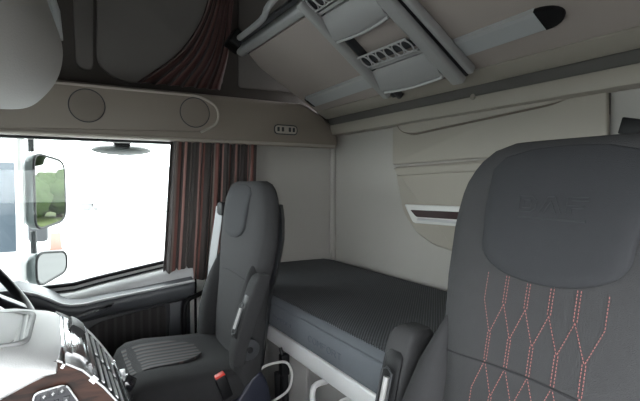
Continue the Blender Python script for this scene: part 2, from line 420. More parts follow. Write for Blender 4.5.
# ribbed cloth insert with frame
pi_ = rounded([PY(86, 330, 2.088), PY(100, 321, 2.088), PY(166, 304, 2.088), PY(166, 352, 2.088), PY(70, 372, 2.088)], .03)
bm = new(); prism(bm, pi_, (0, -.012, 0), .004); obj('cloth_insert', bm, M['doorinsert'], door)
bm = new(); prism(bm, rounded([PY(169, 303, 2.088), PY(182, 300, 2.088), PY(182, 360, 2.088), PY(169, 360, 2.088)], .008), (0, -.014, 0), .004); obj('end_panel', bm, M['dark2'], door)
# frame of the window
bm = new()
tube(bm, [(x, 2.135, 1.283) for x in (-.9, 0, DX)], .012, 8); tube(bm, [(DX-.03, 2.135, 1.28), (DX-.03, 2.135, .72)], .018, 8)
fr = obj('window_frame', bm, M['black'], door)
bm = new()
wp = [(x, 2.137, belt(x)+.03) for x in xsd]+[(DX, 2.137, 1.285), (-.9, 2.137, 1.285)]
prism(bm, wp, (0, .004, 0)); struct('window_1', bm, M['glass'])
# painted pillar strip and seals behind the door
bm = new(); box(bm, (DX+.001, 2.11, .0), (.62, 2.20, 1.28), .006); struct('trim_6', bm, M['whitep'])
bm = new(); tube(bm, [(DX+.022, 2.105, .1), (DX+.022, 2.105, 1.27)], .006, 8); struct('trim_7', bm, M['black'])
gh = [(.63, 2.12, .60), (.60, 2.06, .597), (.56, 2.03, .590), (.515, 2.02, .577), (.495, 2.02, .54), (.493, 2.02, .45), (.493, 2.02, .33), (.51, 2.09, .30)]
bm = new(); tube(bm, gh, .011, 10, smooth=5); obj('grab_handle', bm, M['black'], origin=(.5, 2.02, .3), label='black tubular grab handle beside the door behind the driver seat', category='handle')

# ================================================================ SEATS
def make_seat(cy, dz, s, label, name='truck_seat', belt_strap=False, DX_=0, SL=.13, az=0, adx=0, asc=1, bd=1, arm='fabric', ths=1, lean=0, pv=(.555, .53)):
    """s=+1: armrest on +Y side, -1: on -Y side. The seat faces -X."""
    t = thing(name, label, 'seat', (.40, cy, 0))
    XS = .0
    def xf(z): return .510+DX_+(z-.60)*SL   # front face, z in driver heights
    sec = [(.42, .160, .13), (.50, .170, .14), (.62, .178, .145), (.72, .178, .140), (.80, .192, .138), (.88, .201, .134), (.96, .203, .128), (1.01, .199, .122), (1.045, .188, .116), (1.072, .170, .106), (1.092, .145, .088), (1.104, .110, .058)]
    sec = [(a, b, c*ths) for a, b, c in sec]
    def lerp(z):
        if z <= sec[0][0]: return sec[0][1:]
        for a, b in zip(sec, sec[1:]):
            if z <= b[0]:
                k = (z-a[0])/(b[0]-a[0]); return (a[1]+(b[1]-a[1])*k, a[2]+(b[2]-a[2])*k)
        return sec[-1][1:]
    N = 3.2
    def ringz(z):
        w, th = lerp(z);  cx = xf(z)+.068-(.5*(.145-.110)*(1-bd)/.3*max(0, min(1, (.86-z)/.2)) if bd < 1 else 0); th = th-(.035*(1-bd)/.3*max(0, min(1, (.86-z)/.2)) if bd < 1 else 0)  # centre line
        out = []
        for k in range(40):
            a = 2*PI*k/40; cs, sn = math.cos(a), math.sin(a)
            out.append(V((cx+th/2*math.copysign(abs(cs)**(2/N), cs), cy+w*math.copysign(abs(sn)**(2/N), sn), z+dz)))
        return out
    def surf(y, z, off=0):
        w, th = lerp(z); r = min(.985, abs(y)/w); 
        return V((xf(z)+.068-th/2*(1-r**N)**(1/N)-off, cy+y, z+dz))
    zs = [.42, .46, .50, .56, .62, .68, .72, .76, .80, .84, .88, .92, .96, .99, 1.02, 1.04, 1.06, 1.075, 1.085, 1.092, 1.098, 1.103]
    bm = new(); loft(bm, [ringz(z) for z in zs]); bk = obj('backrest', bm, M['fabric'], t, ang=60)
    # smooth headrest inset, U outline
    out = [(-.116, 1.060), (-.112, 1.0), (-.107, .955)] + [(-.107*math.cos(a), .955-.055*math.sin(a)**.8) for a in [PI*k/24 for k in range(1, 24)]] + [(.107, .955), (.112, 1.0), (.116, 1.060), (.098, 1.080), (.055, 1.090), (0, 1.093), (-.055, 1.090), (-.098, 1.080)]
    cz = 1.0
    tb = bmesh.new(); rows = []
    for f, o_ in ((1.0, -.004), (.995, .004), (.965, .0075), (.8, .008), (.6, .008), (.4, .008), (.2, .008)):
        rows.append([tb.verts.new(surf(y*f, cz+(z-cz)*f, o_*(1 if o_ < 0 else max(.2, min(1, (1.085-(cz+(z-cz)*f))/.075))))) for y, z in out])
    for a, b in zip(rows, rows[1:]):
        for i in range(len(out)): face(tb, (a[i], a[(i+1) % len(out)], b[(i+1) % len(out)], b[i]))
    face(tb, rows[-1]); bmesh.ops.recalc_face_normals(tb, faces=tb.faces[:])
    bm = new(); merge(bm, tb); hi = obj('headrest_panel', bm, M['fabric2'], t, ang=60)
    # embossed emblem letters: strokes on the inset
    plain = s < 0
    def strokes(bm, polys, r):
        for pl in polys:
            q = []
            for (y0, z0), (y1, z1) in zip(pl, pl[1:]):
                n_ = max(2, int(math.hypot(y1-y0, z1-z0)/.006))
                q += [surf(y0+(y1-y0)*k/n_, z0+(z1-z0)*k/n_, .0085) for k in range(n_)]
            q.append(surf(*pl[-1], .0085)); tube(bm, q, r, 6)
    def L(x, z): return (.048-x*.098, .998+z*.022)     # reading direction runs toward -Y
    D = [[L(0, 0), L(0, 1), L(.20, 1), L(.27, .75), L(.27, .25), L(.20, 0), L(0, 0)], [L(.07, .25), L(.07, .75), L(.18, .75), L(.20, .5), L(.18, .25), L(.07, .25)]]
    A = [[L(.33, 0), L(.44, 1), L(.54, 1), L(.65, 0)], [L(.40, 0), L(.49, .72), L(.58, 0)]]
    Fl = [[L(.72, 0), L(.72, 1), L(1, 1)], [L(.72, .5), L(.96, .5)], [L(.79, 0), L(.79, .35), L(.96, .35)], [L(.79, .8), L(1, .8)]]
    bm = new(); strokes(bm, D+A+Fl, .0008)
    strokes(bm, [[L(0, -.35), L(1, -.35)], [L(0, -.42), L(1, -.42)]], .0008)
    if plain: bm.free()
    else: obj('embossed_letters', bm, M['emboss'], hi)
    # seams
    def seamline(pl, r=.0016, off=.0005, n=10):
        b_ = new(); tube(b_, [surf(y, z, off) for y, z, *_ in cat([(y, z, 0) for y, z in pl], n)], r, 6); return b_
    b1 = seamline([(-.170, .762), (-.08, .774), (0, .778), (.08, .774), (.170, .762)], .0016)
    obj('cross_seam', b1, M['seam'], bk)
    # salmon chain stitching
    bm = new()
    def dash(y0, z0, y1, z1, dbl):
        ln = math.hypot(y1-y0, z1-z0); k = max(1, int(ln/.0042)); dy, dz_ = (y1-y0)/ln, (z1-z0)/ln
        for off in ((-.0022, .0022) if dbl else (0,)):
            for i in range(k):
                a = i/k; b = (i+.62)/k
                pts = [surf(y0+(y1-y0)*q-dz_*off, z0+(z1-z0)*q+dy*off, .0006) for q in (a, b)]
                tube(bm, pts, .00062, 4)
    cols = [(-.0870, 0), (-.052, 1), (-.0173, 1), (.0173, 1), (.052, 1), (.0870, 0)]
    z = .903; P_ = .037/2; level = 0
    while z > .50:
        # A column doubles
        zt, zb, zc, zd, ze = z, z-.040, z-.085, z-.125, z-.170
        for yy, d in cols:
            dash(yy, zt, yy, zb, bool(d))
            for sg in (-1, 1):
                yb = yy+sg*.01735
                if abs(yb) < .085 or (d == 0 and sg*yy < 0):
                    dash(yy, zb, yb, zc, False); 
                    dash(yb, zd, yy, ze, False)
        for yb in (-.0694, -.0347, 0, .0347, .0694): dash(yb, zc, yb, zd, True)
        z = ze
    if plain: bm.free()
    else: obj('chain_stitching', bm, M['pink'], bk)
    # lower side bolsters
    def bolster(sg, col):
        rings = []
        for z_, yo, w, fx, dp in ((.40, .180, .040, -.030, .14), (.50, .190, .046, -.038, .15), (.60, .190, .046, -.038, .155), (.68, .182, .038, -.028, .15), (.74, .177, .032, -.012, .14), (.79, .170, .018, .005, .12), (.82, .168, .008, .02, .09)):
            dp *= bd; cx = xf(z_)+fx+dp/2; rg = []
            for k in range(24):
                a = 2*PI*k/24; cs, sn = math.cos(a), math.sin(a)
                rg.append(V((cx+dp/2*math.copysign(abs(cs)**.8, cs), cy+sg*yo+w*math.copysign(abs(sn)**.8, sn), z_+dz)))
            rings.append(rg)
        b_ = new(); loft(b_, rings); obj('side_bolster', b_, M[col], t, ang=60)
    bolster(-1, 'fabric3'); bolster(1, 'fabric3')
    # hard back shell
    rings = []
    for z_ in [.40, .5, .6, .7, .8, .9, .97, 1.0, 1.02]:
        w, th = lerp(z_); w = w-.004 if z_ < .95 else w-.03*(z_-.94)*10; x0 = xf(z_)+.068+th/2-.012-(.035*(1-bd)/.3*max(0, min(1, (.86-z_)/.2)) if bd < 1 else 0)
        rings.append([V((x0, cy-w, z_+dz)), V((x0+.024, cy-w*.85, z_+dz)), V((x0+.03, cy, z_+dz)), V((x0+.024, cy+w*.85, z_+dz)), V((x0, cy+w, z_+dz))])
    bm = new(); loft(bm, rings); obj('back_shell', bm, M['dark'], t, ang=60)
    # cushion: rounded front, dropping sides
    rings = []
    for x, w, zt, zb in ((0.168, .12, 0.453, 0.433), (0.173, .17, 0.483, 0.418), (0.190, .20, 0.508, 0.403), (0.220, .218, 0.523, 0.393), (0.280, .226, 0.526, 0.388), (0.360, .228, 0.518, 0.388), (0.440, .228, 0.512, 0.388), (0.520, .226, 0.508, 0.388), (0.580, .21, 0.498, 0.388)):
        rg = []
        for k in range(48):
            a = 2*PI*k/48; cs, sn = math.cos(a), math.sin(a); e = .42
            y = w*math.copysign(abs(cs)**e, cs); zz = (zt+zb)/2+(zt-zb)/2*math.copysign(abs(sn)**e, sn)
            if sn > 0: zz -= .010*max(0, 1-(y/w/.62)**2) if abs(y) < .62*w else 0
            rg.append(V((x, cy+y, zz+dz)))
        rings.append(rg)
    bm = new(); loft(bm, rings); cu = obj('cushion', bm, M['fabric3'], t, ang=60)
    # striped centre patch on the cushion
    tb = bmesh.new(); G = []
    for i in range(13):
        fx = i/12; x = .195+fx*.235; row = []
        hw = .125*math.sqrt(max(.02, 1-(max(0, fx-.35)/.70)**2))
        for j in range(13):
            y = -hw+2*hw*j/12
            zt = .526-.03*max(0, x-.28)
            zt += .0015+(-.010*max(0, 1-(y/.228/.62)**2)) + (-.013*(1-(x-.195)/.05) if x < .245 else 0)
            row.append(tb.verts.new(V((x, cy+y, zt+dz+.0002))))
        G.append(row)
    for i in range(12):
        for j in range(12): tb.faces.new((G[i][j], G[i+1][j], G[i+1][j+1], G[i][j+1]))
    r_ = bmesh.ops.extrude_face_region(tb, geom=tb.faces[:]); 
    for v in r_['geom']:
        if isinstance(v, bmesh.types.BMVert): v.co.z -= .012
    bmesh.ops.recalc_face_normals(tb, faces=tb.faces[:])
    obj('striped_centre', tb, M['cushrib'], cu, ang=60)
    # suspension box, shroud and base
    bm = new(); box(bm, (.20, cy-.19, .16+dz), (.56, cy+.19, .42+dz), .03); obj('seat_frame', bm, M['black'], t)
    bm = new(); prism(bm, rounded([V((x, cy+s*.232, z+dz)) for x, z in ((.36, .18), (.60, .18), (.615, .36), (.60, .44), (.575, .485), (.545, .475), (.505, .42), (.46, .37), (.36, .31))], .03), (0, -s*.04, 0), .010, 3)
    obj('side_shroud', bm, M['blue_black'], t)
    bm = new(); rings = []
    for z_, w, d in ((0, .20, .20), (.03, .20, .20), (.05, .15, .15), (.16+dz, .15, .15)):
        rings.append([V((.38+sx*d, cy+sy*w, z_)) for sx, sy in ((-1, -1), (1, -1), (1, 1), (-1, 1))])
    loft(bm, rings); obj('pedestal', bm, M['black'], t)
    # folded-up armrest
    ar = []
    ya = cy+s*.262
    for q, (x, z_, dx, w) in enumerate(((.515+DX_, .50+az, .026, 0.0207), (.512+DX_, .54+az, .030, 0.0253), (.522+DX_, .60+az, .032, 0.0287), (.543+DX_, .69+az, .034, 0.0322), (.556+DX_, .742+az, .033, 0.0322), (.562+DX_, .760+az, .030, 0.0299), (.565+DX_, .769+az, .022, 0.0230))):
        rg = []
        for k in range(24):
            a = 2*PI*k/24; cs, sn = math.cos(a), math.sin(a); e = .30
            rg.append(V((x+.015+adx+lean*(z_-az-.76)+dx*asc*math.copysign(abs(cs)**e, cs), ya+w*math.copysign(abs(sn)**e, sn), z_+dz)))
        ar.append(rg)
    bm = new(); loft(bm, ar); am = obj('armrest', bm, M[arm], t, ang=50)
    # black adjuster on the armrest underside (now facing forward)
    def ax(z_): 
        return lean*(z_-az-.76)+.557+adx+DX_+(z_-.62-az)*.24-.015-.030*asc
    def q(yo, z_, off): return V((ax(z_+az)-off, ya+yo*1.1-.002, z_+dz+az+(.018 if s > 0 else 0)))
    bm = new(); rings = []
    for z_, w, o in ((.575, .014, .002), (.59, .019, .010), (.64, .020, .010), (.69, .020, .010), (.705, .020, .010), (.716, .014, .003)):
        rings.append([q(-w, z_, -.02), q(-w, z_, o-.008), q(-w*.8, z_, o-.005), q(w*.8, z_, o-.005), q(w, z_, o-.008), q(w, z_, -.02)])
    loft(bm, rings); ad = obj('adjuster', bm, M['black'], am)
    bm = new(); tube(bm, [q(-.012, .60, .012), q(-.012, .68, .012), q(.0, .687, .012), (q(.012, .68, .012)), q(.012, .60, .012), q(0, .593, .012)], .0022, 8, closed=True); obj('adjuster_rim', bm, M['dark'], am)
    bm = new(); tube(bm, [q(0, .61, .010), q(0, .67, .010)], .006, 10); obj('adjuster_wheel', bm, M['ladder'], am)
    # arm pivot
    bm = new(); disc(bm, V((pv[0], cy+s*.235, pv[1]+dz)), (0, s, 0), .034, .03, 28, .004); pvo = obj('armrest_pivot', bm, M['dark'], t)
    bm = new(); disc(bm, V((pv[0], cy+s*.265, pv[1]+dz)), (0, s, 0), .010, .004, 20, .001); obj('pivot_bolt', bm, M['black'], pvo)
    # buckle
    by = cy+s*.222
    R_ = Matrix.Rotation(-.35, 3, 'Y')
    bm = new(); box(bm, (.432, by-.014, .42+dz), (.468, by+.014, .498+dz), .006, rot=R_); bu = obj('buckle', bm, M['black'], t)
    bm = new(); box(bm, (.422, by-.011, .489+dz), (.454, by+.011, .502+dz), .003, rot=R_); obj('release_button', bm, M['red'], bu)
    # belt guide at the outer shoulder and strap
    so = -s
    bm = new(); box(bm, (.575, cy+so*.200-.035, .965+dz), (.625, cy+so*.200+.025, 1.02+dz), .01); gd = obj('belt_guide', bm, M['black'], t)
    if belt_strap:
        bm = new(); tube(bm, [(.583, cy+.205, 1.00+dz), (.578, cy+.210, .95+dz), (.560, cy+.225, .80+dz), (.545, cy+.240, .62+dz), (.53, cy+.25, .45+dz)], 0, 12, flat=((1, .55, 0), .020, .002), smooth=5)
        obj('belt_strap', bm, M['strap'], t)
    return t
make_seat(1.578, 0, -1, 'dark grey cloth driver seat with folded armrest, standing by the striped curtain', belt_strap=True, az=.04, DX_=.02, SL=.08, adx=-.035, asc=.75, bd=.7, arm='fabric3', ths=.86, lean=.13, pv=(.522, .575))
make_seat(.372, .060, 1, 'large charcoal cloth seat with pink chain stitching nearest at the right', belt_strap=False, DX_=0, SL=.19)

# ================================================================ LOWER BUNK and MATTRESS
lb = thing('lower_bunk', 'grey rear bunk base with a white front rail and white handle', 'bunk', (1.03, 1.0, 0))
XB = .70
bm = new(); box(bm, (XB+.03, YN+.02, 0), (XR-.005, YF-.01, .54)); obj('locker_base', bm, M['greypanel'], lb)
bm = new(); box(bm, (XB+.012, .62, .02), (XB+.034, 1.28, .49), .008); box(bm, (XB+.012, 1.295, .02), (XB+.034, 1.6, .49), .008); obj('locker_panel', bm, M['greypanel'], lb)
bm = new(); box(bm, (XB-.012, YN+.03, .505), (XB+.03, 1.62, .562), .006, 3); obj('front_rail', bm, M['white'], lb)
bm = new(); box(bm, (XB, 1.62, .505), (XB+.03, YF-.02, .555), .004); obj('rail_end', bm, M['black'], lb)
hd = [(XB+.02, 1.165, .49), (XB-.035, 1.16, .485), (XB-.040, 1.155, .43), (XB-.035, 1.13, .405), (XB-.035, 1.06, .405), (XB-.038, 1.035, .43), (XB-.03, 1.03, .485), (XB+.02, 1.03, .49)]
bm = new(); tube(bm, hd, .009, 10, smooth=4); obj('drawer_handle', bm, M['white'], lb, label='white loop handle')
# mattress
def mat_ring(y, ins=0):
    pts = [(XB-.005+ins, .565), (XB-.012+ins, .58), (XB-.012+ins, .635-ins*.3), (XB-.004+ins, .658-ins*.4), (XB+.015+ins, .670-ins*.5), (XB+.05+ins, .676-ins*.5)]
    for k in range(1, 12): 
        x = XB+.05+(XR-.03-XB-.05)*k/12; pts.append((x, .676+.004*math.sin(k/12*PI)-ins*.5))
    pts += [(XR-.012, .660), (XR-.012, .565)]
    return [V((x, y, z)) for x, z in pts]
mt = thing('mattress', 'dark grey knitted mattress lying on the rear bunk', 'mattress', (1.03, 1.0, .563))
ys = [(YN+.03, .02), (YN+.04, .004)]+[(YN+.05+(YF-.1-YN)*k/20, 0) for k in range(21)]+[(YF-.022, .004), (YF-.014, .02)]
bm = new(); R0 = [mat_ring(y, i) for y, i in ys]
cov = [[p for p in r[4:]] for r in R0]
loft(bm, R0); body = obj('mattress_core', bm, M['mattside'], mt, ang=50)
bm = new(); top = []
for (y, i) in ys[1:-1]:
    r = mat_ring(y, i)[4:-1]; top.append([p+V((0, 0, .003)) for p in r]+[p+V((0, 0, -.003)) for p in r[::-1]])
loft(bm, top); obj('knit_cover', bm, M['knit'], mt, ang=50)
bm = new(); tube(bm, [V((XB-.009+i, y, .652-i*.4)) for y, i in ys[1:-1]], .0035, 8); obj('piping', bm, M['mattside'], mt)
# printed words on the mattress side (built as thin letter strokes)
FONT = {'C': [[(1, .85), (.7, 1), (.3, 1), (0, .7), (0, .3), (.3, 0), (.7, 0), (1, .15)]], 'O': [[(.3, 0), (.7, 0), (1, .3), (1, .7), (.7, 1), (.3, 1), (0, .7), (0, .3), (.3, 0)]],
        'M': [[(0, 0), (0, 1), (.5, .4), (1, 1), (1, 0)]], 'F': [[(0, 0), (0, 1), (1, 1)], [(0, .5), (.8, .5)]], 'R': [[(0, 0), (0, 1), (.7, 1), (1, .8), (.9, .55), (.7, .5), (0, .5)], [(.6, .5), (1, 0)]], 'T': [[(.5, 0), (.5, 1)], [(0, 1), (1, 1)]]}
def write(word, y0, z0, w, h, gap, m_, parent, x):
    bm = new()
    for i, ch in enumerate(word):
        for pl in FONT[ch]: tube(bm, [(x, y0-i*(w+gap)-px*w, z0+pz*h) for px, pz in pl], .0009, 5)
    return obj('printed_word', bm, m_, parent)
write('COMFORT', 1.235, .598, .020, .018, .008, M['text'], mt, XB-.0125)
write('COMFORT', 1.500, .604, .016, .012, .006, M['text'], mt, XB-.0125)

# hose and bracket at the bunk corner
bm = new(); tube(bm, [PY(246, 397, 1.36), PY(252, 380, 1.37), PY(262, 368, 1.38), PY(275, 363, 1.40), PY(287, 363, 1.40), PY(292, 375, 1.39), PY(288, 390, 1.38), PY(275, 400, 1.37), PY(262, 407, 1.36)], .0045, 10, smooth=6)
obj('cable', bm, M['whitep'], origin=PY(275, 400, 1.37), label='thin white looped cable beside the driver seat below the bunk', category='cable')
br = thing('strap_clip', 'black retaining clip and tubes mounted at the foot of the bunk base', 'clip', (.69, 1.42, .34))
bm = new(); 
for du in (0, 8): tube(bm, [PX(278+du*.8, 372, .70), PX(279+du*.8, 405, .70)], .014, 10)
obj('clip_tube', bm, M['black'], br)
a = PX(285, 362, .695)
bm = new(); box(bm, a+V((-.02, -.015, -.045)), a+V((.012, .015, .03)), .006); obj('clip_body', bm, M['black'], br)
bm = new(); tube(bm, [a+V((-.01, 0, .02)), a+V((-.012, .012, .05))], .006, 8); obj('clip_latch', bm, M['black'], br)

# ================================================================ REAR WALL LOCKER PANEL
lk = thing('storage_panel', 'beige moulded storage panel with a slot handle fixed on the rear wall', 'panel', (XR, 1.1, .80))
XP = XR-.0005
def ppoly(pix, r, n=6): return rounded([PX(u, v, XP) for u, v in pix], r, n)
# upper plate with a recess at its top
up_ = [(396, 116), (611, 70), (611, 158), (480, 158.5), (396, 165)]
bm = new(); prism(bm, ppoly(up_, [0, 0, 0, 0, .01]), (-.022, 0, 0), .006, 3); obj('upper_plate', bm, M['beige'], lk)
rc = [(398, 110), (600, 60), (584, 96), (560, 104), (418, 134), (405, 132)]
bm = new(); prism(bm, ppoly(rc, [0, 0, .06, .06, .03, .04]), (-.034, 0, 0), .005, 3); obj('net_pocket_lip', bm, M['beige'], lk)
bm = new(); tube(bm, [p+V((-.026, 0, 0)) for p in ppoly([(398, 116), (405, 131), (418, 134.5), (560, 104), (588, 90), (600, 74)], [0, .03, .02, .05, .04, 0])], .005, 8); obj('pocket_groove', bm, mat('groove_brown', (.16, .135, .11), .8), lk)
lo_ = [(399, 167), (500, 159), (611, 157), (611, 262), (470, 256), (456, 251), (438, 245), (421, 233), (407, 212)]
bm = new(); prism(bm, ppoly(lo_, [.01, 0, 0, 0, .02, .03, .03, .03, .04], 5), (-.030, 0, 0), .012, 4); obj('locker_door', bm, M['beige'], lk)
# recess step on lower door
st = [(403, 176), (520, 170), (520, 160), (399, 168)]
bm = new(); prism(bm, ppoly(st, 0), (-.036, 0, 0), .008, 3); obj('door_step', bm, M['beige'], lk)
hs = [(411, 204), (520, 208), (520, 230), (420, 222.5)]
bm = new(); hp = [p+V((-.030, 0, 0)) for p in ppoly(hs, [.012, 0, 0, .015])]; prism(bm, hp, (-.012, 0, 0), .005, 2); hb = obj('handle_bezel', bm, M['whitep'], lk)
hs2 = [(418, 209.5), (515, 213.5), (515, 222), (424, 216.5)]
bm = new(); prism(bm, [p+V((-.0425, 0, 0)) for p in ppoly(hs2, [.006, 0, 0, .012])], (-.002, 0, 0)); obj('handle_slot', bm, mat('slot_maroon', (.03, .012, .012), .35), lk)
bm = new(); tube(bm, [PX(418, 219.5, XR-.044), PX(515, 226.5, XR-.044)], .006, 8); obj('chrome_strip', bm, M['silver'], lk)
# shade of the vertical gap right of the panel, painted as a dark strip
g0 = PX(608, 90, XR); 
bm = new(); box(bm, (XR-.014, g0.y-.010, .5), (XR, g0.y, 1.40), .004); struct('trim_8', bm, mat('gap_shade', (.10, .09, .08), .7))
# black bracket by the right edge
bk = thing('wall_bracket', 'small black bracket on the rear wall at the right above the large seat', 'bracket', PX(632, 128, 1.30))
a = PX(632, 128, 1.30)
bm = new(); box(bm, a+V((-.02, -.045, -.022)), a+V((.02, .022, .022)), .004, rot=Matrix.Rotation(.25, 3, 'X')); obj('bracket_head', bm, M['black'], bk)
bm = new(); tube(bm, [a+V((0, -.04, -.01)), a+V((.03, -.06, -.05)), a+V((.058, -.06, -.06))], .010, 8); obj('bracket_arm', bm, M['black'], bk)

# ================================================================ BEAM under the upper bunk
bm = new(); box(bm, (1.285, YN, 1.350), (XR, YF-.02, 1.402), .005); beam = struct('trim_1', bm, M['beige'])
bm = new(); box(bm, (1.31, YN, 1.402), (XR, YF-.02, 1.47)); struct('trim_9', bm, mat('beam_gap_shade', (.10, .095, .088), .7))  # dark colour puts in the shade of the gap above the beam
a = PX(473, 97, 1.285)
bm = new(); disc(bm, a, (-1, 0, 0), .011, .004, 24, .001); obj('screw_cap', bm, M['bunkedge'], beam)

# ================================================================ UPPER BUNK (tilted up)
OB = V((1.324, 0, 1.41)); E1 = V((0, 1, 0)); E2 = V((-.8595, 0, .5112)); NB = V((-.5112, 0, -.8595))
def B(y, s, n=0): return OB+E1*y+E2*s+NB*n
def bbox_b(bm, y0, y1, s0, s1, n0, n1, bev=0, seg=2):
    obox(bm, B((y0+y1)/2, (s0+s1)/2, (n0+n1)/2), E1*((y1-y0)/2), E2*((s1-s0)/2), NB*((n1-n0)/2), bev, seg)
ub = thing('upper_bunk', 'upper bunk folded up, its pinkish grey underside facing down above the rear wall', 'bunk', (1.2, 1.0, 1.41))
bm = new()
prism(bm, rounded([B(YN+.02, .06), B(YN+.02, .585), B(2.06, .585), B(2.105, .50), B(2.105, .06)], [.0, .0, .01, .02, .02]), NB*-.07, .006); obj('bunk_board', bm, M['bunk'], ub)
bm = new(); bbox_b(bm, YN+.02, 2.09, .055, .125, -.065, .006, .004); obj('hinge_edge', bm, M['bunkedge'], ub)
bm = new(); bbox_b(bm, YN+.02, 2.12, .592, .632, -.05, .012, .014, 4); obj('front_beam', bm, M['alu'], ub)
bm = new(); bbox_b(bm, 2.085, 2.19, .605, .69, -.09, -.010, .012, 3); obj('beam_end_cap', bm, M['black'], ub)
bm = new(); tube(bm, [B(1.98, .672, .0), B(1.72, .675, .0), B(1.60, .70, .0), B(1.3, .72, 0), B(.6, .72, 0)], .013, 10, smooth=4); obj('safety_bar', bm, M['alu'], ub)
bm = new(); bbox_b(bm, .3, 2.0, .645, .665, -.03, .0, .004); obj('net_rail', bm, M['dark'], ub)
# rail strip for the ladder across the underside, with black end caps
def rs(y): return .205+(1.98-y)*.028
bm = new()
loft(bm, [[B(y, rs(y)+ds, n) for ds, n in ((-.038, 0), (-.033, .012), (.024, .012), (.030, 0))] for y in (2.03, 1.5, 1.0, .745)]); r_ = obj('grip_rail', bm, M['alup'], ub)
bm = new(); loft(bm, [[B(y, rs(y)+ds, n) for ds, n in ((.022, 0), (.022, .014), (.034, .013), (.037, 0))] for y in (2.03, 1.5, 1.0, .745)]); obj('rail_edge', bm, M['alu'], r_)
for yc, ye in ((2.03, 2.05), (.745, .68)):
    s0 = rs(yc)
    q = [B(yc, s0-.034), B(yc, s0+.036)]+[B(yc+(ye-yc)*math.sin(a), s0+.001+.035*math.cos(a)) for a in [PI*k/12 for k in range(1, 12)]]
    bm = new(); prism(bm, q, NB*.016, .003); obj('rail_end_cap', bm, M['black'], ub)

# ================================================================ LADDER stowed on the bunk
ld = thing('ladder', 'grey folding ladder with gripped steps, stowed on the underside of the upper bunk', 'ladder', B(1.3, .10, .03))
def shear(y, s_): return y-(s_-.15)*(.05+.09*(y-1.085)/.365)
def LB(y, s_, n=0): return B(shear(y, s_), s_, n)
def lbox(bm, y0, y1, s0, s1, n0, n1, bev=0, seg=2):
    ym = (y0+y1)/2; a = LB(ym, s0, (n0+n1)/2); b = LB(ym, s1, (n0+n1)/2)
    obox(bm, (a+b)/2, E1*((y1-y0)/2), (b-a)/2, NB*((n1-n0)/2), bev, seg)
def rail_(yA, sA, yB, sB, hw, name):
    d0 = LB(yA, sA, .045); d1 = LB(yB, sB, .045)
    ax = (d1-d0); L_ = ax.length; a_ = ax.normalized(); side = a_.cross(NB).normalized()
    bm = new(); obox(bm, (d0+d1)/2, ax/2, side*hw, NB*.016, .010, 4); return obj(name, bm, M['ladder'], ld, ang=60)
rail_(1.45, .66, 1.45, .145, .017, 'side_rail')
rr_ = rail_(1.085, .66, 1.085, .13, .026, 'side_rail')
bm = new(); lbox(bm, 1.046, 1.056, .14, .62, .02, .040, .002); obj('rail_slot', bm, M['black'], rr_)
bm = new(); lbox(bm, 1.020, 1.044, .145, .66, .012, .040, .006, 3); obj('guard_rail', bm, M['ladder'], ld)
bm = new(); lbox(bm, 1.415, 1.435, .10, .64, .0, .03, .004); obj('rail_liner', bm, M['dark'], ld)
for s0 in (.505, .215):
    # curved tread plate
    rings = []
    for k in range(9):
        y = 1.115+(1.435-1.115)*k/8; bow = .010*math.sin(PI*k/8)
        rings.append([LB(y, s0-.030-bow, .012), LB(y, s0-.030-bow, .055), LB(y, s0-.015-bow, .060), LB(y, s0+.045, .040), LB(y, s0+.062, .030), LB(y, s0+.062, .010)])
    bm = new(); loft(bm, rings); tr = obj('tread', bm, M['ladder'], ld, ang=50)
    bm = new(); tube(bm, [LB(1.12+.31*k/8, s0-.036-.010*math.sin(PI*k/8), .056) for k in range(9)], .005, 8); obj('tread_lip', bm, M['alu'], tr)
    # grip strip with openwork arches
    g = s0+.125
    bm = new()
    lbox(bm, 1.135, 1.415, g-.03, g-.0, .010, .022, .003); st_ = obj('step_backing', bm, M['dark'], ld)
    bm = new()
    tube(bm, [LB(1.135, g+.030, .05), LB(1.415, g+.030, .05)], .0035, 8); tube(bm, [LB(1.135, g-.028, .045), LB(1.415, g-.028, .045)], .0035, 8)
    nA = 6; pw = .28/nA
    for i in range(nA):
        yc = 1.135+pw*(i+.5)
        ring_pts = [LB(yc+pw*.47*math.cos(a), g+.027*math.sin(a), .048) for a in [2*PI*k/16 for k in range(16)]]
        tube(bm, ring_pts, .0026, 6, closed=True)
    obj('grip_strip', bm, M['icon'], ld)
    bm = new(); lbox(bm, 1.12, 1.43, s0+.068, s0+.082, .015, .032, .004); obj('step_bar', bm, M['ladder'], ld)
bm = new(); lbox(bm, 1.44, 1.47, .105, .13, -.0, .02, .004); obj('ladder_hook', bm, M['dark'], ld)

# ================================================================ OVERHEAD LOCKER at the upper left
ol = thing('overhead_locker', 'rounded pale grey overhead locker bulging from the roof at the upper left', 'locker', (-.25, .75, 1.2))
outl = [(-60, 106), (-20, 109), (8, 112), (30, 110), (46, 99), (57, 84), (62, 66), (61, 48), (54, 28), (47, 8), (43, -20), (40, -60)]
O_ = cat([PY(u, v, .84) for u, v in outl], 4); cen = V((-.42, .8, 1.75))
rings = []
for y, f in ((.45, 1.0), (.80, 1.0), (.83, .995), (.85, .975), (.862, .95), (.87, .90)):
    rg = [V((cen.x+(p.x-cen.x)*f-.32*max(0, .80-y), y, cen.z+(p.z-cen.z)*f)) for p in O_]
    rg.append(V((rg[-1].x, y, ZC-.001))); rg.append(V((XF, y, ZC-.005))); rg.append(V((XF, y, rg[0].z)))
    rings.append(rg)
bm = new(); loft(bm, rings); obj('locker_shell', bm, mat('locker_grey', (.40, .39, .365), .5, noise=5, bump=.2), ol, ang=60)
